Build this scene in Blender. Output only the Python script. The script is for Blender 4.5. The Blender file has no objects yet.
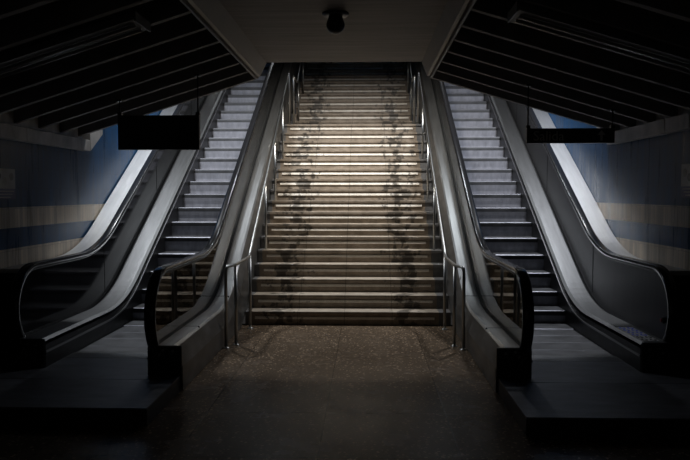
import bpy, math, random
from mathutils import Vector, Matrix
random.seed(7)
S = bpy.context.scene
COL = S.collection

# ------------------------------------------------------------------ camera
F_PX, HEYE = 700.0, 1.65
yaw = math.atan(21 / F_PX); pit = math.atan(36 / F_PX * math.cos(yaw))
cam_d = bpy.data.cameras.new('camera'); cam = bpy.data.objects.new('camera', cam_d); COL.objects.link(cam)
cam_d.sensor_width = 36; cam_d.lens = F_PX / 690 * 36; cam_d.clip_end = 200
Fv = Vector((-math.sin(yaw) * math.cos(pit), math.cos(yaw) * math.cos(pit), -math.sin(pit)))
Rv = Vector((math.cos(yaw), math.sin(yaw), 0)); Uv = Rv.cross(Fv)
M = Matrix((Rv, Uv, -Fv)).transposed().to_4x4(); M.translation = (0, 0, HEYE)
cam.matrix_world = M
S.camera = cam

# ------------------------------------------------------------------ world, lamps, exposure
w = bpy.data.worlds.new('dark_station_air'); S.world = w; w.use_nodes = True
w.node_tree.nodes['Background'].inputs[0].default_value = (1.0, 0.95, 0.9, 1)
w.node_tree.nodes['Background'].inputs[1].default_value = 0.02
S.view_settings.view_transform = 'Standard'; S.view_settings.look = 'None'
S.view_settings.gamma = 1; S.view_settings.use_curve_mapping = False
S.view_settings.exposure = 0.0

def area(name, loc, target, size, energy, color, size_y=None, spread=180):
    d = bpy.data.lights.new(name, 'AREA'); d.energy = energy; d.color = color; d.size = size
    if size_y: d.shape = 'RECTANGLE'; d.size_y = size_y
    d.spread = math.radians(spread)
    o = bpy.data.objects.new(name, d); COL.objects.link(o); o.location = loc
    o.rotation_euler = (Vector(target) - Vector(loc)).to_track_quat('-Z', 'Y').to_euler()
    return o
area('hall_lamp_left', (-2.95, 9.7, 4.9), (-2.85, 11.0, 0), 0.26, 120, (0.93, 0.96, 1.0), 0.26, 140)
area('hall_lamp_right', (2.45, 9.7, 4.9), (2.35, 11.0, 0), 0.26, 110, (0.93, 0.95, 1.0), 0.26, 140)
area('stair_lamp', (-0.27, 9.3, 6.2), (-0.27, 11.9, 1.9), 0.5, 66, (1.0, 0.93, 0.84), 0.3, 88)
area('balustrade_lamp_left', (-1.85, 11.7, 6.3), (-1.75, 9.4, 1.6), 0.16, 2.6, (0.88, 0.94, 1.0), 0.16, 60)
area('balustrade_lamp_right', (1.40, 11.7, 6.3), (1.30, 9.4, 1.6), 0.16, 2.6, (0.88, 0.94, 1.0), 0.16, 60)
area('upper_lamp_left', (-2.3, 17.5, 8.0), (-2.4, 7.2, 0), 0.18, 1.2, (0.92, 0.96, 1.0), 0.18, 36)
area('upper_lamp_right', (1.8, 17.5, 8.0), (1.9, 7.2, 0), 0.18, 1.0, (0.94, 0.96, 1.0), 0.18, 36)

# ------------------------------------------------------------------ materials
def mat(name, col, rough=0.5, metal=0.0, spec=0.5):
    m = bpy.data.materials.new(name); m.use_nodes = True
    b = m.node_tree.nodes['Principled BSDF']
    b.inputs['Base Color'].default_value = (*col, 1); b.inputs['Roughness'].default_value = rough
    b.inputs['Metallic'].default_value = metal; b.inputs['Specular IOR Level'].default_value = spec
    return m
class NT:
    def __init__(s, m): s.t = m.node_tree; s.b = s.t.nodes['Principled BSDF']
    def n(s, typ, **kw):
        nd = s.t.nodes.new(typ)
        for k, v in kw.items():
            if k.startswith('i_'): nd.inputs[k[2:].replace('_', ' ')].default_value = v
            else: setattr(nd, k, v)
        return nd
    def l(s, a, b): s.t.links.new(a, b)
    def pos(s): return s.n('ShaderNodeNewGeometry').outputs['Position']
    def mapping(s, src, scale=(1, 1, 1), loc=(0, 0, 0)):
        mp = s.n('ShaderNodeMapping'); mp.inputs['Scale'].default_value = scale; mp.inputs['Location'].default_value = loc
        s.l(src, mp.inputs['Vector']); return mp.outputs['Vector']
    def noise(s, vec, scale, detail=4, rough=0.55):
        nd = s.n('ShaderNodeTexNoise'); nd.inputs['Scale'].default_value = scale
        nd.inputs['Detail'].default_value = detail; nd.inputs['Roughness'].default_value = rough
        s.l(vec, nd.inputs['Vector']); return nd.outputs['Fac']
    def ramp(s, fac, stops, interp='LINEAR'):
        r = s.n('ShaderNodeValToRGB'); r.color_ramp.interpolation = interp
        e = r.color_ramp.elements
        while len(e) < len(stops): e.new(0.5)
        for k, (p, c) in enumerate(stops):
            e[k].position = p; e[k].color = (*c, 1) if len(c) == 3 else c
        s.l(fac, r.inputs['Fac']); return r.outputs['Color']
    def mul(s, a, b, f=1.0):
        m = s.n('ShaderNodeMix', data_type='RGBA', blend_type='MULTIPLY'); m.inputs[0].default_value = f
        s.l(a, m.inputs[6]); s.l(b, m.inputs[7]); return m.outputs[2]
    def math(s, op, a, b=None, c=None):
        m = s.n('ShaderNodeMath', operation=op)
        for k, v in enumerate((a, b, c)):
            if v is None: continue
            if isinstance(v, (int, float)): m.inputs[k].default_value = v
            else: s.l(v, m.inputs[k])
        return m.outputs[0]
    def bump(s, h, strength=0.3, dist=0.01):
        b = s.n('ShaderNodeBump'); b.inputs['Strength'].default_value = strength; b.inputs['Distance'].default_value = dist
        s.l(h, b.inputs['Height']); s.l(b.outputs['Normal'], s.b.inputs['Normal'])
def g(v): return (v, v, v)

def noisy(name, col, rough, metal=0.0, scale=(1, 1, 1), ns=6, lo=0.6, hi=1.15, rvar=0.12, bump=0.0, spec=0.5):
    m = mat(name, col, rough, metal, spec); t = NT(m)
    f = t.noise(t.mapping(t.pos(), scale), ns)
    c = t.ramp(f, [(0.3, tuple(x * lo for x in col)), (0.7, tuple(min(1, x * hi) for x in col))])
    t.l(c, t.b.inputs['Base Color'])
    r = t.math('MULTIPLY_ADD', f, rvar * 2, rough - rvar); t.l(r, t.b.inputs['Roughness'])
    if bump: t.bump(f, bump, 0.01)
    return m

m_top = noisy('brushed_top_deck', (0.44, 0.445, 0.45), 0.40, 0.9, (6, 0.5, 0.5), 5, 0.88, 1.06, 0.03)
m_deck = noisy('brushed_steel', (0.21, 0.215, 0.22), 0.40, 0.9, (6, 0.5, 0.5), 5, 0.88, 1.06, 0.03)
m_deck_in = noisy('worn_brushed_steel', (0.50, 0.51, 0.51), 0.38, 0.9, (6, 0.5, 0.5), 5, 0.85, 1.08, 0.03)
m_cladding = noisy('worn_steel_cladding', (0.20, 0.195, 0.185), 0.42, 0.75, (1, 1.0, 2.5), 4, 0.6, 1.2, 0.1)
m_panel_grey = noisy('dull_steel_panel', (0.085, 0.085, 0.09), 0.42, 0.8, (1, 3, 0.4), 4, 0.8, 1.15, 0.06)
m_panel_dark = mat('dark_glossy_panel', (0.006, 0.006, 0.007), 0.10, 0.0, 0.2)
m_rubber = mat('black_rubber_handrail', (0.010, 0.010, 0.011), 0.17, 0.0, 0.5)
m_black = noisy('black_plastic', (0.012, 0.012, 0.013), 0.4, 0.0, ns=9)
m_guide = mat('dark_handrail_guide', (0.03, 0.03, 0.032), 0.4, 0.5)
m_track = mat('steel_handrail_track', (0.38, 0.38, 0.39), 0.3, 0.9)
m_rail = mat('polished_steel_tube', (0.40, 0.40, 0.385), 0.32, 1.0)
m_nosing = mat('black_joint_rubber', (0.006, 0.006, 0.006), 0.6)

# escalator step: ribbed aluminium
m_step = mat('ribbed_aluminium_step', (0.30, 0.31, 0.34), 0.46, 0.55)
t = NT(m_step)
P = t.pos(); sx = t.n('ShaderNodeSeparateXYZ'); t.l(P, sx.inputs[0])
wv = t.math('SINE', t.math('MULTIPLY', sx.outputs['X'], 2 * math.pi / 0.018))
f = t.noise(t.mapping(P, (5, 2, 2)), 3)
c = t.ramp(f, [(0.3, (0.34, 0.35, 0.40)), (0.7, (0.52, 0.53, 0.60))])
st = t.ramp(t.math('MULTIPLY_ADD', wv, 0.5, 0.5), [(0, g(0.80)), (1, g(1.0))])
t.l(t.mul(c, st), t.b.inputs['Base Color'])

m_tread = noisy('dark_grooved_tread', (0.085, 0.088, 0.095), 0.5, 0.5, ns=6)
# stair stone
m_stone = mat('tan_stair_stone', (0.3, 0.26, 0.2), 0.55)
def stone(m, lo, hi, shadow_blotches=True):
    t = NT(m); P = t.pos()
    f = t.noise(t.mapping(P, (1.0, 1.0, 1.0)), 7, 6, 0.65)
    c = t.ramp(f, [(0.28, lo), (0.72, hi)])
    fb = t.noise(t.mapping(P, (9, 9, 9)), 12, 3)
    c = t.mul(c, t.ramp(fb, [(0.3, g(0.75)), (0.65, g(1.05))]))
    sx = t.n('ShaderNodeSeparateXYZ'); t.l(P, sx.inputs[0])
    if shadow_blotches:   # cast shadow painted into the stone as dark blotches, two tracks
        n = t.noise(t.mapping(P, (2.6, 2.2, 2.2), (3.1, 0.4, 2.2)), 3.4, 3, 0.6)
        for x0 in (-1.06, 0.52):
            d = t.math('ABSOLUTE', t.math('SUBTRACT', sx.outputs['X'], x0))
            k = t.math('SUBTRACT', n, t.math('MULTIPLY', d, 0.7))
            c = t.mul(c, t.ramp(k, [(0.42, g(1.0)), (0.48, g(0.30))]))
    # slab joints
    for x0 in (-0.86, -0.27, 0.33):
        d = t.math('ABSOLUTE', t.math('SUBTRACT', sx.outputs['X'], x0))
        c = t.mul(c, t.ramp(d, [(0.002, g(0.35)), (0.005, g(1.0))]))
    t.l(c, t.b.inputs['Base Color'])
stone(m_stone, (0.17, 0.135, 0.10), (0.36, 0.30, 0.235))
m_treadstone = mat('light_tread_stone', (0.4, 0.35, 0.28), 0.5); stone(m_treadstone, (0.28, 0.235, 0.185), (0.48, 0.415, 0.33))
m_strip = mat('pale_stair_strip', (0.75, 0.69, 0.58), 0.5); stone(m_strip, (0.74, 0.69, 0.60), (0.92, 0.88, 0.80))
m_sidestone = noisy('grey_stair_margin', (0.16, 0.16, 0.16), 0.5, 0, ns=8)

# terrazzo floor
m_floor = mat('polished_terrazzo', (0.06, 0.05, 0.04), 0.3, 0, 0.10)
t = NT(m_floor); P = t.pos()
f = t.noise(P, 1.2, 5); c = t.ramp(f, [(0.3, (0.115, 0.083, 0.056)), (0.7, (0.155, 0.113, 0.077))])
v = t.n('ShaderNodeTexVoronoi'); v.inputs['Scale'].default_value = 68; t.l(P, v.inputs['Vector'])
sp = t.ramp(v.outputs['Color'], [(0.0, g(0.7)), (0.80, g(1.0)), (0.88, g(3.6))])
near = t.ramp(v.outputs['Distance'], [(0.3, g(1)), (0.45, g(0.0))])
c = t.mul(c, sp)
br = t.n('ShaderNodeTexBrick'); br.offset = 0; br.inputs['Scale'].default_value = 1
br.inputs['Brick Width'].default_value = 0.9; br.inputs['Row Height'].default_value = 0.9; br.inputs['Mortar Size'].default_value = 0.004
br.inputs['Color1'].default_value = (1, 1, 1, 1); br.inputs['Color2'].default_value = (0.85, 0.85, 0.85, 1); br.inputs['Mortar'].default_value = (0.35, 0.35, 0.35, 1)
t.l(t.mapping(P, (1, 1, 1), (0.3, 0.2, 0)), br.inputs['Vector']); c = t.mul(c, br.outputs['Color'])
t.l(c, t.b.inputs['Base Color'])
r = t.noise(P, 3, 4); t.l(t.ramp(r, [(0.3, g(0.20)), (0.7, g(0.30))]), t.b.inputs['Roughness'])
m_plate = noisy('landing_plate_metal', (0.17, 0.18, 0.205), 0.45, 0.35, (1.5, 4, 1), 3, 0.65, 1.2, 0.1)
m_plinth = noisy('dark_platform_edge', (0.04, 0.04, 0.045), 0.5)

# tiled wall with bands
def wallmat(name, dz):
    m = mat(name, (0.1, 0.2, 0.4), 0.28, 0, 0.10); t = NT(m); P = t.pos()
    sx = t.n('ShaderNodeSeparateXYZ'); t.l(P, sx.inputs[0])
    Z = t.math('ADD', sx.outputs['Z'], -dz)
    zz = t.math('MULTIPLY', Z, 0.1)
    blue, tan, low, pl = (0.005, 0.055, 0.145), (0.74, 0.62, 0.48), (0.012, 0.016, 0.025), (0.55, 0.53, 0.50)
    c = t.ramp(zz, [(0.0, low), (0.092, tan), (0.111, blue), (0.1315, tan), (0.151, blue)], 'CONSTANT')
    cb = t.n('ShaderNodeCombineXYZ'); t.l(sx.outputs['Y'], cb.inputs[0]); t.l(Z, cb.inputs[1])
    br = t.n('ShaderNodeTexBrick'); br.offset = 0; br.inputs['Scale'].default_value = 1
    br.inputs['Brick Width'].default_value = 0.05; br.inputs['Row Height'].default_value = 0.2
    br.inputs['Mortar Size'].default_value = 0.0022; br.inputs['Mortar Smooth'].default_value = 0.3
    br.inputs['Color1'].default_value = (1, 1, 1, 1); br.inputs['Color2'].default_value = (0.78, 0.78, 0.78, 1); br.inputs['Mortar'].default_value = (0.5, 0.5, 0.5, 1)
    mp = t.n('ShaderNodeMapping'); mp.inputs['Location'].default_value = (0, 0.09, 0)
    t.l(cb.outputs[0], mp.inputs[0]); t.l(mp.outputs[0], br.inputs['Vector'])
    c = t.mul(c, br.outputs['Color'])
    n = t.noise(t.mapping(P, (1, 5, 0.5)), 2, 4)        # water streaks
    c = t.mul(c, t.ramp(n, [(0.3, g(0.6)), (0.7, g(1.15))]))
    t.l(c, t.b.inputs['Base Color'])
    t.l(t.ramp(n, [(0.3, g(0.22)), (0.7, g(0.45))]), t.b.inputs['Roughness'])
    return m
m_wall_l = wallmat('blue_and_tan_tiles_left', 0.0); m_wall_r = wallmat('blue_and_tan_tiles_right', 0.02)
m_plaster = noisy('pale_plaster', (0.6, 0.57, 0.54), 0.7, 0, (1, 2, 1), 3, 0.6, 1.1)
m_rib = noisy('grey_concrete', (0.23, 0.22, 0.215), 0.75, 0, ns=4, lo=0.7, hi=1.1)
m_roof = noisy('dark_roof_boards', (0.05, 0.05, 0.052), 0.8, 0, ns=3)
m_slab = mat('board_marked_ceiling', (0.2, 0.18, 0.16), 0.7); t = NT(m_slab); P = t.pos()
f = t.noise(t.mapping(P, (0.5, 7, 1)), 2.5, 5); c = t.ramp(f, [(0.3, (0.15, 0.125, 0.105)), (0.7, (0.25, 0.215, 0.185))])
t.l(c, t.b.inputs['Base Color'])
m_beam = noisy('painted_beam', (0.20, 0.18, 0.16), 0.55, 0, (1, 1, 1), 4, 0.8, 1.1)
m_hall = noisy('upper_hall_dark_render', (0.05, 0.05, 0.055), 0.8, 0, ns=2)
m_signdark = mat('black_sign_face', (0.012, 0.011, 0.010), 0.5)
m_signtext = mat('faded_grey_letters', (0.45, 0.43, 0.40), 0.6)
m_dome = mat('smoked_dome', (0.01, 0.01, 0.01), 0.35)
m_fix = mat('grey_enamel', (0.11, 0.11, 0.11), 0.5); m_tube = mat('unlit_lamp_tube', (0.25, 0.25, 0.25), 0.3)
m_blue = mat('blue_sticker', (0.08, 0.14, 0.85), 0.4); m_white = mat('white_sticker', (0.85, 0.85, 0.85), 0.5)
m_notice = noisy('grey_notice', (0.30, 0.30, 0.31), 0.5, 0, ns=5); m_noticeblue = mat('notice_blue', (0.02, 0.03, 0.12), 0.5)
m_red = mat('red_button', (0.25, 0.02, 0.02), 0.4)
m_glass = bpy.data.materials.new('balustrade_glass'); m_glass.use_nodes = True
t = m_glass.node_tree; t.nodes.clear()
o_ = t.nodes.new('ShaderNodeOutputMaterial'); mx = t.nodes.new('ShaderNodeMixShader'); fr = t.nodes.new('ShaderNodeFresnel'); fr.inputs[0].default_value = 1.5
tr = t.nodes.new('ShaderNodeBsdfTransparent'); tr.inputs[0].default_value = (0.80, 0.82, 0.82, 1)
gl = t.nodes.new('ShaderNodeBsdfGlossy'); gl.inputs['Roughness'].default_value = 0.02; gl.inputs['Color'].default_value = (1, 1, 1, 1)
t.links.new(fr.outputs[0], mx.inputs[0]); t.links.new(tr.outputs[0], mx.inputs[1]); t.links.new(gl.outputs[0], mx.inputs[2]); t.links.new(mx.outputs[0], o_.inputs[0])

# ------------------------------------------------------------------ mesh helpers
class MB:
    def __init__(s): s.v = []; s.f = []; s.mi = []; s.sm = []
    def add(s, vs, fs, mi=0, smooth=False):
        o = len(s.v); s.v += [tuple(p) for p in vs]
        for f in fs: s.f.append([i + o for i in f]); s.mi.append(mi); s.sm.append(smooth)
        return s
    def box(s, x0, x1, y0, y1, z0, z1, mi=0):
        v = [(x, y, z) for x in (x0, x1) for y in (y0, y1) for z in (z0, z1)]
        return s.add(v, [(0, 1, 3, 2), (4, 6, 7, 5), (0, 4, 5, 1), (2, 3, 7, 6), (0, 2, 6, 4), (1, 5, 7, 3)], mi)
    def prism_x(s, poly, x0, x1, mi=0):       # poly of (y, z)
        n = len(poly); v = [(x0, y, z) for y, z in poly] + [(x1, y, z) for y, z in poly]
        return s.add(v, [tuple(range(n)), tuple(reversed(range(n, 2 * n)))] + [(i, i + n, (i + 1) % n + n, (i + 1) % n) for i in range(n)], mi)
    def prism_y(s, poly, y0, y1, mi=0):       # poly of (x, z)
        n = len(poly); v = [(x, y0, z) for x, z in poly] + [(x, y1, z) for x, z in poly]
        return s.add(v, [tuple(range(n)), tuple(reversed(range(n, 2 * n)))] + [(i, i + n, (i + 1) % n + n, (i + 1) % n) for i in range(n)], mi)
    def ribbon(s, top, bot, x0, x1, mi=0):    # lists of (y,z) of equal length
        n = len(top); v = []
        for (a, b) in zip(top, bot): v += [(x0, *a), (x1, *a), (x1, *b), (x0, *b)]
        fs = [(0, 1, 2, 3), tuple(4 * (n - 1) + k for k in (3, 2, 1, 0))]
        for i in range(n - 1):
            p, q = 4 * i, 4 * i + 4
            for k in range(4): fs.append((p + k, q + k, q + (k + 1) % 4, p + (k + 1) % 4))
        return s.add(v, fs, mi)
    def sweep(s, pts, sec, mi=0):             # YZ path (y,z) at x=cx, section (dx,dn) closed
        n = len(pts); k = len(sec[1]); cx = sec[0]; v = []
        for i, p in enumerate(pts):
            a = pts[max(0, i - 1)]; b = pts[min(n - 1, i + 1)]
            ty, tz = b[0] - a[0], b[1] - a[1]; L = math.hypot(ty, tz); ty /= L; tz /= L
            for dx, dn in sec[1]: v.append((cx + dx, p[0] - tz * dn, p[1] + ty * dn))
        fs = [tuple(range(k)), tuple(reversed(range((n - 1) * k, n * k)))]
        sm = s.add(v, fs, mi)
        o = len(s.v) - n * k
        for i in range(n - 1):
            for j in range(k):
                s.f.append([o + i * k + j, o + (i + 1) * k + j, o + (i + 1) * k + (j + 1) % k, o + i * k + (j + 1) % k]); s.mi.append(mi); s.sm.append(True)
        return s
    def tube(s, pts, r, seg=12, mi=0):
        pts = [Vector(p) for p in pts]; n = len(pts); v = []
        up = None
        for i in range(n):
            d = (pts[min(n - 1, i + 1)] - pts[max(0, i - 1)]).normalized()
            if up is None: up = Vector((1, 0, 0)) if abs(d.x) < 0.9 else Vector((0, 1, 0))
            a = (up - d * up.dot(d)).normalized(); b = d.cross(a); up = a
            for j in range(seg):
                th = 2 * math.pi * j / seg; v.append(pts[i] + a * (r * math.cos(th)) + b * (r * math.sin(th)))
        s.add(v, [tuple(range(seg)), tuple(reversed(range((n - 1) * seg, n * seg)))], mi)
        o = len(s.v) - n * seg
        for i in range(n - 1):
            for j in range(seg):
                s.f.append([o + i * seg + j, o + (i + 1) * seg + j, o + (i + 1) * seg + (j + 1) % seg, o + i * seg + (j + 1) % seg]); s.mi.append(mi); s.sm.append(True)
        return s
    def lathe(s, prof, cx, cy, cz, seg=28, mi=0):   # prof (r,z)
        n = len(prof); v = []
        for r, z in prof:
            for j in range(seg):
                th = 2 * math.pi * j / seg; v.append((cx + r * math.cos(th), cy + r * math.sin(th), cz + z))
        fs = []
        for i in range(n - 1):
            for j in range(seg): fs.append((i * seg + j, i * seg + (j + 1) % seg, (i + 1) * seg + (j + 1) % seg, (i + 1) * seg + j))
        s.add(v, fs, mi, True); s.add(v[:seg], [tuple(range(seg))], mi); s.add(v[-seg:], [tuple(range(seg))], mi)
        return s
    def build(s, name, mats, parent=None, loc=None, bevel=0.0):
        me = bpy.data.meshes.new(name); me.from_pydata(s.v, [], s.f); me.update()
        if not isinstance(mats, (list, tuple)): mats = [mats]
        for m in mats: me.materials.append(m)
        for p, mi, sm in zip(me.polygons, s.mi, s.sm): p.material_index = mi; p.use_smooth = sm
        import bmesh
        bm = bmesh.new(); bm.from_mesh(me); bmesh.ops.recalc_face_normals(bm, faces=bm.faces); bm.to_mesh(me); bm.free()
        o = bpy.data.objects.new(name, me); COL.objects.link(o)
        if loc: o.location = loc
        if parent:
            o.parent = parent
            if not loc: o.location = -world(parent)
        if bevel:
            b = o.modifiers.new('bevel', 'BEVEL'); b.width = bevel; b.segments = 2; b.limit_method = 'ANGLE'
        return o
def world(o):
    v = Vector(o.location)
    while o.parent: o = o.parent; v += Vector(o.location)
    return v
def empty(name, loc, label, cat, group=None):
    o = bpy.data.objects.new(name, None); COL.objects.link(o); o.location = loc
    o['label'] = label; o['category'] = cat
    if group: o['group'] = group
    return o
def struct(o): o['kind'] = 'structure'; return o

# ------------------------------------------------------------------ setting
AX = -0.23                       # axis between the two escalators
XL, XR = -3.36, 2.89             # side walls
TOPZ = 5.875                     # upper floor level
ntrim = 0
def trim(mb, m, bevel=0.0):
    global ntrim; ntrim += 1
    return struct(mb.build('trim_%d' % ntrim, m, bevel=bevel))

struct(MB().box(XL - 0.3, XR + 0.3, -4, 8.80, -0.1, 0).build('floor', m_floor))
struct(MB().box(XL - 0.2, XL, -4, 23, -0.1, 8.2).build('wall_left', m_wall_l))
struct(MB().box(XR, XR + 0.2, -4, 23, -0.1, 8.2).build('wall_right', m_wall_r))
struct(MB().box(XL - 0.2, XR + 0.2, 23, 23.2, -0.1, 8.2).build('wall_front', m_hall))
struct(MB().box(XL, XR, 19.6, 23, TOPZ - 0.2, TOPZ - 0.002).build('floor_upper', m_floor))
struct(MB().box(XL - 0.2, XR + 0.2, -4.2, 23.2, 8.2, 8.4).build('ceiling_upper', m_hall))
# flat boarded soffit over the middle bay
SY = 7.87; K = 0.87
kx = lambda x: x * K
kz = lambda z: HEYE + (z - HEYE) * K
struct(MB().box(kx(-1.33), kx(0.76), -4, SY, kz(3.335), kz(3.335) + 0.16).build('ceiling', m_slab))
for (a, b, c_, top) in ((-1.28, -1.365, -1.435, 3.50), (0.71, 0.775, 0.845, 3.50)):
    sec = [(a, 3.334), (b, 3.165), (b + (c_ - b) * 0.35, 3.150), (b + (c_ - b) * 0.45, 3.175), (b + (c_ - b) * 0.62, 3.175), (b + (c_ - b) * 0.7, 3.135), (c_, 3.135), (c_, top), (a, top)]
    trim(MB().prism_y([(kx(x), kz(z)) for x, z in sec], -4, SY + 0.02), m_beam)
# sloping sides: boards on top, ribs beneath
XBL, XBR = kx(-1.43), kx(0.84)
def slopeL(x): return kz(3.165) + 0.315 * (x - kx(-1.49))
def slopeR(x): return kz(3.165) - 0.297 * (x - kx(0.90))
def roof(x0, x1, fz, name):
    struct(MB().prism_y([(x0, fz(x0) + 0.28), (x1, fz(x1) + 0.28), (x1, fz(x1) + 0.40), (x0, fz(x0) + 0.40)], -4, 8.16).build(name, m_roof))
roof(XBL, XL, slopeL, 'ceiling_left'); roof(XBR, XR, slopeR, 'ceiling_right')
for x0, x1, fz in ((XBL, XL, slopeL), (XBR, XR, slopeR)):
    trim(MB().prism_y([(x0, fz(x0)), (x1, fz(x1)), (x1, fz(x1) + 0.28), (x0, fz(x0) + 0.28)], 8.09, 8.15), m_rib)
for k in range(15):
    y = 7.66 - 0.4985 * k
    for x0, x1, fz in ((XBL, XL, slopeL), (XBR, XR, slopeR)):
        trim(MB().prism_y([(x0, fz(x0)), (x1, fz(x1)), (x1, fz(x1) + 0.28), (x0, fz(x0) + 0.28)], y - 0.06, y), m_rib)
# plastered wall head and cornice boxes
for x0, s, zb, zt, ye, fz in ((XL, 1, 2.158, 2.285, 8.22, slopeL), (XR, -1, 2.222, 2.355, 8.22, slopeR)):
    trim(MB().box(min(x0, x0 + s * 0.012), max(x0, x0 + s * 0.012), -4, ye + 0.02, zt + 0.02, fz(x0) + 0.27), m_plaster)
    y = ye; j = 0
    while y > 0:
        L = (1.55, 0.5, 1.9)[j % 3]
        trim(MB().box(min(x0, x0 + s * 0.10), max(x0, x0 + s * 0.10), y - L + 0.012, y, zb, zt), m_plaster, 0.004)
        y -= L; j += 1
    # rising end piece towards the roof edge
    trim(MB().prism_x([(ye + 0.01, zb), (ye + 0.40, fz(x0) + 0.07), (ye + 0.40, fz(x0) + 0.25), (ye + 0.01, fz(x0) + 0.25)], min(x0, x0 + s * 0.10), max(x0, x0 + s * 0.10)), m_plaster)

# ------------------------------------------------------------------ staircase
R_, G_ = 0.1725, 0.265
Y1, NL, LAND, NT_ = 8.72, 17, 1.10, 34
def sy(n): return Y1 + G_ * (n - 1) + (LAND - G_ if n > NL else 0)
SXL, SXR = AX - 1.295, AX + 1.295
stair = empty('staircase', (-0.27, Y1, 0), 'wide tan stone staircase with pale strips rising between the two escalators', 'staircase')
def step_mesh(depth):
    b = MB()
    prof = [(0, 0), (0, -0.034), (0.024, -0.038), (0.024, -R_), (0.06, -R_), (0.06, -0.05), (depth + 0.026, -0.05), (depth + 0.026, 0)]
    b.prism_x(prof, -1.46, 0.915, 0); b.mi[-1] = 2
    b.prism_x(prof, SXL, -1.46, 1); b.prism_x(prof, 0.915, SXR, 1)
    return b
def strip_mesh():
    return MB().prism_x([(0.012, -0.068), (0.006, -0.098), (0.030, -0.101), (0.030, -0.064)], -1.40, 0.86)
protos = {}
for n in range(1, NT_ + 1):
    key = 'land' if n == NL else ('top' if n == NT_ else 'std')
    loc = Vector((0, sy(n), R_ * n)) - world(stair)
    if key not in protos:
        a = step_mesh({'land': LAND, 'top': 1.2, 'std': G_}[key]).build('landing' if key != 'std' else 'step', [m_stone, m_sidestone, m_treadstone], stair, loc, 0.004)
        b = strip_mesh().build('riser_strip', m_strip, a, Vector((0, 0, 0)), 0.002)
        protos[key] = (a, b)
    else:
        a0, b0 = protos[key]
        a = a0.copy(); COL.objects.link(a); a.parent = stair; a.location = loc
        b = b0.copy(); COL.objects.link(b); b.parent = a
    a.name = 'landing' if key != 'std' else 'step'

# stair railings
def fillet(p, q, r, d, n=6):
    q = Vector(q); a = (Vector(p) - q).normalized() * d; b = (Vector(r) - q).normalized() * d
    return [q + a * (1 - t) ** 2 + b * t ** 2 for t in [i / n for i in range(n + 1)]]
def railing(s, lower):
    xi = AX + s * 1.19; xo = AX + s * 1.265
    side = 'left' if s < 0 else 'right'
    if lower:
        root = empty('stair_railing', (xi, 7.5, 0), 'long steel tube railing on the %s of the lower stair flight' % side, 'railing', 'lower flight railings')
        A = (xo, 7.39, 0.88); B = (xi, 7.56, 0.88); C = (xi, 8.45, 0.885)
        ytop = sy(NL) + 0.06; D = (xi, ytop, R_ * NL + 0.90 + 0.05); foot = (xo, 7.39, 0)
        pts = [Vector(foot)] + fillet(foot, A, B, 0.07) + fillet(A, B, C, 0.06) + fillet(B, C, D, 0.10) + fillet(C, D, (xi, ytop, 0), 0.05) + [Vector((xi, ytop, R_ * NL))]
        MB().tube(pts, 0.018).build('handrail', m_rail, root)
        MB().tube([(xi, 7.56, 0), (xi, 7.56, 0.87)], 0.019).build('post', m_rail, root)
        MB().tube([(xi, 8.50, 0), (xi, 8.50, 0.90)], 0.019).build('post', m_rail, root)
        for n in (5, 9, 13):
            yy = sy(n) + 0.10; z = 0.885 + (yy - 8.45) * (D[2] - 0.885) / (ytop - 8.45)
            MB().tube([(xi, yy, R_ * n), (xi, yy, z)], 0.017).build('post', m_rail, root)
        for (x, y, z) in ((xo, 7.39, 0), (xi, 7.56, 0), (xi, 8.5, 0)):
            MB().lathe([(0.036, 0.0), (0.036, 0.006), (0.022, 0.012)], x, y, z, 18).build('foot_flange', m_rail, root)
    else:
        xi = AX + s * 1.13
        z0 = R_ * NL; ya = sy(NL) + 0.24; yb = sy(NL + 1) - 0.12
        root = empty('stair_railing', (xi, ya, z0), 'steel tube railing on the %s of the upper stair flight, above the landing' % side, 'railing', 'upper flight railings')
        ye = sy(32); D = (xi, ye, R_ * 32 + 0.93)
        A = (xi, ya, z0 + 0.92); B = (xi, yb, z0 + 0.92); ft = (xi, ya, z0)
        pts = [Vector(ft)] + fillet(ft, A, B, 0.06) + fillet(A, B, D, 0.08) + [Vector(D)]
        MB().tube(pts, 0.018).build('handrail', m_rail, root)
        for n in (18, 22, 26, 30, 32):
            yy = sy(n) + (0.10 if n < 32 else -0.03 + 0.03); z = z0 + 0.92 + (yy - yb) * (D[2] - z0 - 0.92) / (ye - yb)
            MB().tube([(xi, yy, R_ * n), (xi, yy, z)], 0.017).build('post', m_rail, root)
for s in (-1, 1):
    railing(s, True); railing(s, False)

# ------------------------------------------------------------------ escalators
SL = 0.57735
def zpath(zflat, off, ztop, ys, ye, R=2.0, dy=0.0, n=9):
    """flat, fillet, 30 degree incline, fillet, flat; returns list of (y,z)"""
    line = lambda y: 0.65 + off + SL * (y - 8.92 - dy)
    yi = 8.92 + dy + (zflat - 0.65 - off) / SL; yt = 8.92 + dy + (ztop - 0.65 - off) / SL
    T = R * math.tan(math.radians(15)); P = [(ys, zflat)]
    if ys < yi - T:
        k = 8
        P = [(ys + (yi - T - ys) * i / k, zflat) for i in range(k)]
    for i in range(n + 1):
        a = math.radians(30) * i / n; P.append((yi - T + R * math.sin(a), zflat + R * (1 - math.cos(a))))
    k = 10; y0, z0 = P[-1]; y1 = yt - T * math.cos(math.radians(30))
    for i in range(1, k): P.append((y0 + (y1 - y0) * i / k, line(y0 + (y1 - y0) * i / k)))
    for i in range(n + 1):
        a = math.radians(30) * (1 - i / n); P.append((yt + T - R * math.sin(a), ztop - R * (1 - math.cos(a))))
    P.append((ye, ztop)); return P
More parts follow.
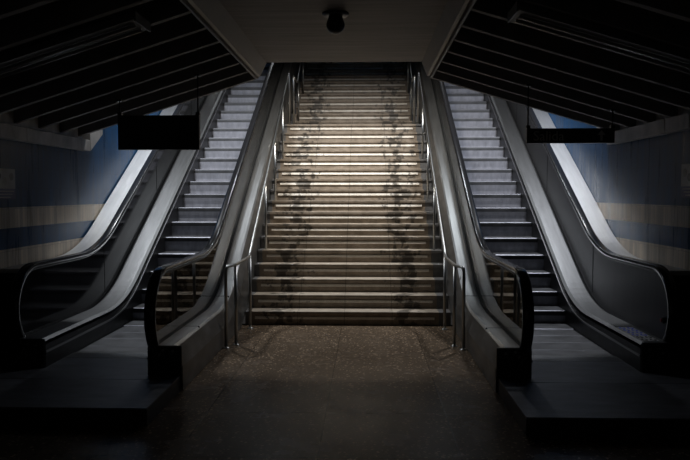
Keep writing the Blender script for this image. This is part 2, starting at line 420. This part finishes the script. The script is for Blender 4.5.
def interp(P, y):
    if y <= P[0][0]: return P[0][1]
    for a, b in zip(P, P[1:]):
        if y <= b[0]: return a[1] + (b[1] - a[1]) * (y - a[0]) / max(1e-6, b[0] - a[0])
    return P[-1][1]
def shift(P, d): return [(y, z + d) for y, z in P]

UI_IN, UI_GL, UI_OUT = 1.60, 1.54, 1.305      # near-stair balustrade: inner edge, glass, outer edge (from axis)
UO_IN, UO_GL, UO_DK = 2.575, 2.84, 3.115      # wall-side balustrade
YE = 19.55
def escalator(s, label):
    dy = 0.05 if s < 0 else 0.0
    X = lambda u: AX + s * u
    xx = lambda a, b: (min(X(a), X(b)), max(X(a), X(b)))
    root = empty('escalator', (X(2.19), 5.8, 0), label, 'escalator', None)
    B = lambda mb, name, m, parent=root, bevel=0.0: mb.build(name, m, parent, None, bevel)
    YI, YO = 5.74, 5.97                        # front faces of the two balustrade boxes
    zd = 0.385
    # --- landing platform
    yf = 4.86 if s < 0 else 4.74
    p = MB(); p.box(*xx(1.325, 3.11), yf, 6.36, 0.0, 0.118, 0); o = B(p, 'platform', m_plinth)
    p = MB(); p.box(*xx(1.325, 3.11), yf - 0.004, 5.62, 0.118, 0.13); p.box(*xx(1.325, 3.11), 5.628, 6.36, 0.118, 0.13); B(p, 'landing_plate', m_plate)
    p = MB(); p.prism_x([(6.365, 0.10), (6.365, 0.131), (6.56, 0.131), (6.62, 0.122), (6.62, 0.10)], *xx(UI_IN - 0.02, UO_IN + 0.02)); B(p, 'comb_plate', m_deck)
    p = MB(); p.box(*xx(UI_IN - 0.02, UO_IN + 0.02), 6.36, 7.9, 0.0, 0.09); B(p, 'step_well', m_plinth)
    # --- steps
    zs = []
    for i in range(-7, 26):
        y = 8.92 + dy + 0.3464 * i; z = 0.65 + 0.2 * i
        z = {-1: 0.462, -2: 0.285, -3: 0.135}.get(i, z)
        if i < -3: z = 0.124
        zs.append((y, z))
    first = None
    for y, z in zs:
        loc = Vector((X(2.19), y, z)) - world(root)
        if first is None:
            hw = (UO_IN - UI_IN) / 2 + 0.008
            b = MB().prism_x([(0.012, 0), (0.003, -0.006), (0.0, -0.02), (0.001, -0.06), (0.007, -0.11), (0.015, -0.16), (0.016, -0.222), (0.05, -0.222), (0.05, -0.03), (0.365, -0.03), (0.365, -0.001)], -hw, hw)
            b.mi[-1] = 1; b.mi[-10] = 1; b.mi[-9] = 1
            first = b.build('step', [m_step, m_tread], root, loc)
            fst = first
            b2 = MB().box(-hw, hw, 0.010, 0.022, -0.006, 0.0015).build('step_edge', m_tread, first, Vector((0, 0, 0)))
        elif z < 0.13:
            a = fst.copy(); COL.objects.link(a); a.parent = root; a.location = loc
        else:
            a = fst.copy(); COL.objects.link(a); a.parent = root; a.location = loc
            c_ = b2.copy(); COL.objects.link(c_); c_.parent = a
    # --- skirts
    DI = zpath(zd, 0.27, TOPZ + 0.25, YI + 0.02, YE, dy=dy); DO = zpath(zd, 0.27, TOPZ + 0.25, YO + 0.02, YE, dy=dy)
    for (a, b_, D) in ((UI_IN - 0.012, UI_IN, DI), (UO_IN, UO_IN + 0.012, DO)):
        top = shift(D, -0.02); bot = [(y, max(0.10, z - 0.62)) for y, z in top]
        B(MB().ribbon(top, bot, *xx(a, b_)), 'skirt', m_black)
        # thin pale skirt moulding
        B(MB().ribbon(shift(D, -0.105), shift(D, -0.125), *xx(a + (0.012 if a < 2 else -0.008), b_ + (0.008 if a < 2 else -0.012))), 'skirt_moulding', m_track)
    # --- inner balustrade (stair side)
    def deck(D, u0, u1, y0, crown=0.012):
        b = MB(); n = len(D); v = []; us = [u0, u0 + (u1 - u0) * 0.12, u0 + (u1 - u0) * 0.88, u1]; hs = [-0.02, 0, 0, -0.02]
        for (y, z) in D:
            for u, h in zip(us, hs): v.append((X(u), y, z + h))
            v.append((X(u1), y, z - 0.05)); v.append((X(u0), y, z - 0.05))
        fs = [(0, 1, 2, 3, 4, 5), tuple(6 * (n - 1) + k for k in range(6))]
        for i in range(n - 1):
            for k in range(6): fs.append((6 * i + k, 6 * i + 6 + k, 6 * i + 6 + (k + 1) % 6, 6 * i + (k + 1) % 6))
        b.add(v, fs); return b
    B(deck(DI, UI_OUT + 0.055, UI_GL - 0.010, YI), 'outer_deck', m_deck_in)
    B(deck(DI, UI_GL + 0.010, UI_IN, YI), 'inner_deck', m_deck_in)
    B(MB().ribbon(shift(DI, -0.018), shift(DI, -0.05), *xx(UI_GL - 0.010, UI_GL + 0.010)), 'glass_channel', m_nosing)
    top = shift(DI, -0.022); bot = [(y, 0.004 if y < 8.4 else max(0.004, z - 0.75)) for y, z in top]
    # keep cladding above stairs where they run
    v = []
    for (y, z), (_, zb) in zip(top, bot):
        zs_ = max(zb + 0.01, z - 0.16)
        for u, h in ((UI_OUT + 0.057, z), (UI_OUT, zs_), (UI_OUT, zb), (UI_OUT + 0.012, zb), (UI_OUT + 0.012, zs_), (UI_OUT + 0.069, z)): v.append((X(u), y, h))
    nn = len(top); fs = [tuple(range(6)), tuple(6 * (nn - 1) + k for k in range(6))]
    for i in range(nn - 1):
        for k in range(6): fs.append((6 * i + k, 6 * i + 6 + k, 6 * i + 6 + (k + 1) % 6, 6 * i + (k + 1) % 6))
    B(MB().add(v, fs), 'side_cladding', m_cladding)
    # cover joints on the cladding
    for yy in (6.6, 8.05):
        z = interp(DI, yy); z2 = interp(DI, yy + 0.012)
        B(MB().prism_x([(yy, z + 0.0015), (yy + 0.012, z2 + 0.0015), (yy + 0.012, z - 0.03), (yy, z - 0.03)], *xx(UI_OUT + 0.058, UI_GL - 0.03)), 'cover_joint', m_nosing)
    bx = MB().box(*xx(UI_OUT + 0.004, UI_GL + 0.02), YI, YI + 0.03, 0.132, zd - 0.002); bo = B(bx, 'inlet_box', m_black, bevel=0.008)
    def buttons(u, y, z):
        for du, dz in ((-0.06, 0.0), (0.02, 0.01), (0.05, -0.03)):
            c0 = (X(u + du), y, z + dz); B(MB().tube([c0, (c0[0], y - 0.012, c0[2])], 0.011, 12), 'key_switch', m_track)
    buttons(1.44, YI, 0.34)
    # --- handrails
    ZH = 1.0; RN = 0.37; zc = ZH - RN
    sec = [(-0.046, -0.016), (-0.046, 0.008), (-0.038, 0.017), (-0.020, 0.020), (0.020, 0.020), (0.038, 0.017), (0.046, 0.008), (0.046, -0.016), (0.030, -0.020), (-0.030, -0.020)]
    def rail_path(yb, off=0.95):
        H = zpath(ZH, off, TOPZ + 0.88, yb + RN, YE, dy=dy)
        arc = [(yb + RN - RN * math.sin(a), zc - RN * math.cos(a)) for a in [math.pi * i / 18 for i in range(18)]]
        return [(yb + RN + 0.12, zc - RN)] + arc + H, H
    for u, yb, D, kind in ((UI_GL, YI - 0.10, DI, 'glass'), (UO_GL, YO, DO, 'solid')):
        path, H = rail_path(yb)
        B(MB().sweep(path, (X(u), sec)), 'handrail', m_rubber)
        inner = []
        for i, p_ in enumerate(path):
            a = path[max(0, i - 1)]; b_ = path[min(len(path) - 1, i + 1)]; ty, tz = b_[0] - a[0], b_[1] - a[1]; L = math.hypot(ty, tz)
            inner.append((p_[0] + tz / L * 0.036, p_[1] - ty / L * 0.036))
        B(MB().sweep(inner, (X(u), [(-0.024, -0.010), (-0.024, 0.015), (0.024, 0.015), (0.024, -0.010)])), 'handrail_track', m_guide)
        # panel between deck and handrail track
        ys = [yb + 0.045 + (RN - 0.045) * (i / 12) ** 1.6 for i in range(12)] + [y for y, z in H]
        top, bot = [], []
        for y in ys:
            dz_ = interp(D, max(y, D[0][0])) - 0.03
            if y < yb + RN:
                h = math.sqrt(max(0, (RN - 0.042) ** 2 - (yb + RN - y) ** 2)); top.append((y, max(dz_ + 0.01, zc + h))); bot.append((y, max(dz_, zc - h)))
            else: top.append((y, interp(H, y) - 0.044)); bot.append((y, dz_))
        if kind == 'glass':
            B(MB().ribbon(top, bot, *xx(u - 0.005, u + 0.005)), 'glass_panel', m_glass)
        else:
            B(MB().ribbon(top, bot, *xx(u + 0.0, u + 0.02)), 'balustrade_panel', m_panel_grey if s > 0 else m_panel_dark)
            # joints in the panel
            for yy in (8.1, 10.2, 12.3):
                z0, z1 = interp(D, yy) + 0.02, interp(H, yy) - 0.06
                B(MB().prism_x([(yy, z0), (yy + 0.006, z0 + 0.003), (yy + 0.006, z1), (yy, z1)], *xx(u - 0.003, u)), 'panel_joint', m_nosing)
            # top deck out to the tiled wall
            TD = [(y, z - 0.03) for y, z in H]; TD[0] = (yb + 0.30, TD[0][1])
            B(MB().ribbon(TD, shift(TD, -0.04), *xx(u + 0.052, UO_DK)), 'top_deck', m_top)
            B(MB().ribbon(shift(TD, -0.035), [(y, max(0.02, z - 0.9)) for y, z in TD], *xx(u + 0.03, u + 0.06)), 'backing_panel', m_black)
            B(MB().box(*xx(u + 0.06, UO_DK), yb + 0.31, yb + 0.34, 0.131, TD[0][1] - 0.04), 'end_panel', m_black)
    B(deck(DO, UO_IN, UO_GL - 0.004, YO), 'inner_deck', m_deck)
    ob = B(MB().box(*xx(UO_IN + 0.004, UO_GL + 0.05), YO, YO + 0.03, 0.132, zd - 0.002), 'inlet_box', m_black, bevel=0.008)
    B(MB().ribbon(shift([p_ for p_ in DO if p_[0] < 8.0], -0.03), [(p_[0], 0.132) for p_ in DO if p_[0] < 8.0], *xx(UO_IN + 0.013, UO_IN + 0.025)), 'base_panel', m_cladding)
    buttons(UO_IN + 0.13, YO, 0.33)
    return root, X, DO, DI, YO

esc_l, _, _, _, _ = escalator(-1, 'left escalator with grey ribbed steps and dark glossy wall-side panel, beside the striped left wall')
esc_r, XF, DO, DI, YO = escalator(1, 'right escalator with dull steel wall-side panel and blue stickers on its deck end')

# safety stickers on the right escalator's deck end
def sticker():
    b = MB(); y0 = 6.10; zt = 0.3865
    for i in range(6):
        for j in range(2):
            cx, cy = XF(UO_IN + 0.075 + j * 0.075), 6.10 + i * 0.105
            mi = 0 if i >= 2 else 1
            b.box(cx - 0.035, cx + 0.035, cy - 0.048, cy + 0.048, zt - 0.001, zt, 1)
            n = 16
            v = [(cx + 0.030 * math.cos(2 * math.pi * k / n), cy + 0.040 * math.sin(2 * math.pi * k / n), zt + 0.0006) for k in range(n)] + [(cx + 0.030 * math.cos(2 * math.pi * k / n), cy + 0.040 * math.sin(2 * math.pi * k / n), zt) for k in range(n)]
            b.add(v, [tuple(range(n))] + [(k, k + n, (k + 1) % n + n, (k + 1) % n) for k in range(n)], 0 if i >= 2 else 2)
            b.box(cx - 0.008, cx + 0.008, cy - 0.022, cy + 0.016, zt, zt + 0.0012, 1)
            b.box(cx - 0.006, cx + 0.006, cy + 0.018, cy + 0.028, zt, zt + 0.0012, 1)
    o = b.build('safety_sticker', [m_blue, m_white, m_black], esc_r); o['label'] = 'blue and white round pictogram stickers'
sticker()
for (yy, zz) in ((6.03, 0.55),):
    o = MB().tube([(XF(UO_GL), yy + 0.11, zz), (XF(UO_GL - 0.03), yy + 0.11, zz)], 0.03, 20).build('stop_button', m_black, esc_r)
    o2 = MB().tube([(XF(UO_GL - 0.028), yy + 0.11, zz), (XF(UO_GL - 0.04), yy + 0.11, zz)], 0.016, 16).build('button_cap', m_red, o, None); o2['label'] = 'dark red push cap'

# ------------------------------------------------------------------ hanging signs
def text_mesh(txt, size):
    c = bpy.data.curves.new('txt', 'FONT'); c.body = txt; c.size = size; c.extrude = 0.0015; c.resolution_u = 3
    o = bpy.data.objects.new('txt', c); COL.objects.link(o)
    dg = bpy.context.evaluated_depsgraph_get(); me = bpy.data.meshes.new_from_object(o.evaluated_get(dg))
    bpy.data.objects.remove(o); return me
def sign(x0, x1, z0, z1, y, zrod, label, text):
    root = empty('hanging_sign', ((x0 + x1) / 2, y, z0), label, 'sign')
    MB().box(x0, x1, y - 0.03, y + 0.03, z0, z1).build('sign_panel', m_signdark, root, None, 0.004)
    for x, zr in ((x0 + 0.015, zrod[0]), (x1 - 0.015, zrod[1])):
        MB().tube([(x, y, z1 - 0.01), (x, y, zr)], 0.008, 8).build('hanging_rod', m_black, root)
        MB().box(x - 0.02, x + 0.02, y - 0.02, y + 0.02, z1, z1 + 0.03).build('rod_clamp', m_black, root)
        MB().box(x - 0.025, x + 0.025, y - 0.025, y + 0.025, zr - 0.02, zr).build('ceiling_bracket', m_black, root)
    if text:
        me = text_mesh(text, 0.135); me.materials.append(m_signtext)
        o = bpy.data.objects.new('lettering', me); COL.objects.link(o); o.parent = root
        o.rotation_euler = (math.pi / 2, 0, 0); o.location = Vector((x0 + 0.06, y - 0.0312, z0 + 0.025)) - world(root)
        a = MB(); cx, cz = x1 - 0.13, (z0 + z1) / 2
        a.prism_y([(cx - 0.012, cz - 0.05), (cx + 0.012, cz - 0.05), (cx + 0.012, cz + 0.005), (cx + 0.04, cz + 0.005), (cx, cz + 0.055), (cx - 0.04, cz + 0.005), (cx - 0.012, cz + 0.005)], y - 0.033, y - 0.03)
        a.build('arrow', m_signtext, root)
sign(-2.49, -1.67, 2.094, 2.437, 7.02, (slopeL(-2.475), slopeL(-1.685)), 'blank dark rectangular sign hanging over the left escalator', None)
sign(1.58, 2.435, 2.150, 2.295, 7.00, (slopeR(1.595), slopeR(2.42)), 'narrow dark sign reading Salida hanging over the right escalator', 'Salida')

# ------------------------------------------------------------------ dome camera
cx, cy, cz0 = -0.25, 5.76, kz(3.335)
root = empty('surveillance_camera', (cx, cy, cz0), 'dark dome camera mounted on the flat middle ceiling', 'camera')
MB().lathe([(0.109, 0.0), (0.109, -0.010), (0.096, -0.022), (0.074, -0.026)], cx, cy, cz0 - 0.001).build('mounting_plate', m_black, root)
MB().lathe([(0.054, -0.018), (0.061, -0.044), (0.072, -0.07)] + [(0.0765 * math.cos(a), -0.091 - 0.0765 * math.sin(a)) for a in [math.radians(d) for d in (0, 15, 30, 45, 60, 75, 88)]], cx, cy, cz0 - 0.001).build('dome', m_dome, root)

# ------------------------------------------------------------------ unlit ceiling fittings
def fitting(x0, x1, fz, y0, y1, label):
    root = empty('ceiling_light', (x0, (y0 + y1) / 2, fz(x0)), label, 'ceiling light')
    lo = lambda x: fz(x) - 0.002
    MB().prism_y([(x0, lo(x0)), (x1, lo(x1)), (x1, lo(x1) - 0.05), (x0, lo(x0) - 0.05)], y0, y1).build('housing', m_fix, root, None, 0.004)
    MB().prism_y([(x0 - 0.012 * (1 if x1 > x0 else -1), lo(x0)), (x0, lo(x0)), (x0, lo(x0) - 0.065), (x0 - 0.012 * (1 if x1 > x0 else -1), lo(x0) - 0.065)], y0 - 0.01, y1 + 0.01).build('end_cap', m_fix, root)
    for yy in (y0 + 0.09, y1 - 0.09):
        a = x0 + (x1 - x0) * 0.02; b = x1 - (x1 - x0) * 0.02
        MB().tube([(a, yy, lo(a) - 0.066), (b, yy, lo(b) - 0.066)], 0.013, 10).build('tube_lamp', m_tube, root)
fitting(kx(-1.80), -2.75, slopeL, 4.75, 5.06, 'unlit strip light under the sloping left ceiling')
fitting(kx(1.14), 2.35, slopeR, 4.67, 4.96, 'unlit strip light under the sloping right ceiling')

# ------------------------------------------------------------------ wall notices
def notice(x, s, y0, y1, z0, z1, label):
    root = empty('wall_notice', (x, (y0 + y1) / 2, z0), label, 'notice')
    a, b = sorted((x, x + s * 0.012)); f0, f1 = sorted((x + s * 0.012, x + s * 0.0135))
    MB().box(a, b, y0, y1, z0 + 0.10, z1).build('notice_board', m_notice, root)
    MB().box(a, b, y0, y1, z0, z0 + 0.098).build('text_panel', m_noticeblue, root)
    for k in range(3):
        MB().box(f0, f1, y0 + 0.03, y1 - 0.03 - 0.03 * k, z0 + 0.072 - 0.028 * k, z0 + 0.080 - 0.028 * k).build('text_line', m_notice, root)
    for k, cy_ in enumerate((y0 + 0.08, (y0 + y1) / 2, y1 - 0.07)):
        cz = z0 + 0.10 + (z1 - z0 - 0.10) * (0.62 if k != 1 else 0.4)
        MB().tube([(x + s * 0.011, cy_, cz), (x + s * 0.0138, cy_, cz)], 0.036, 18).build('pictogram', m_black, root)
notice(XL, 1, 6.22, 6.60, 1.60, 1.885, 'small grey and blue notice on the left tiled wall')
notice(XR, -1, 6.18, 6.50, 1.62, 1.92, 'small grey and blue notice on the right tiled wall')
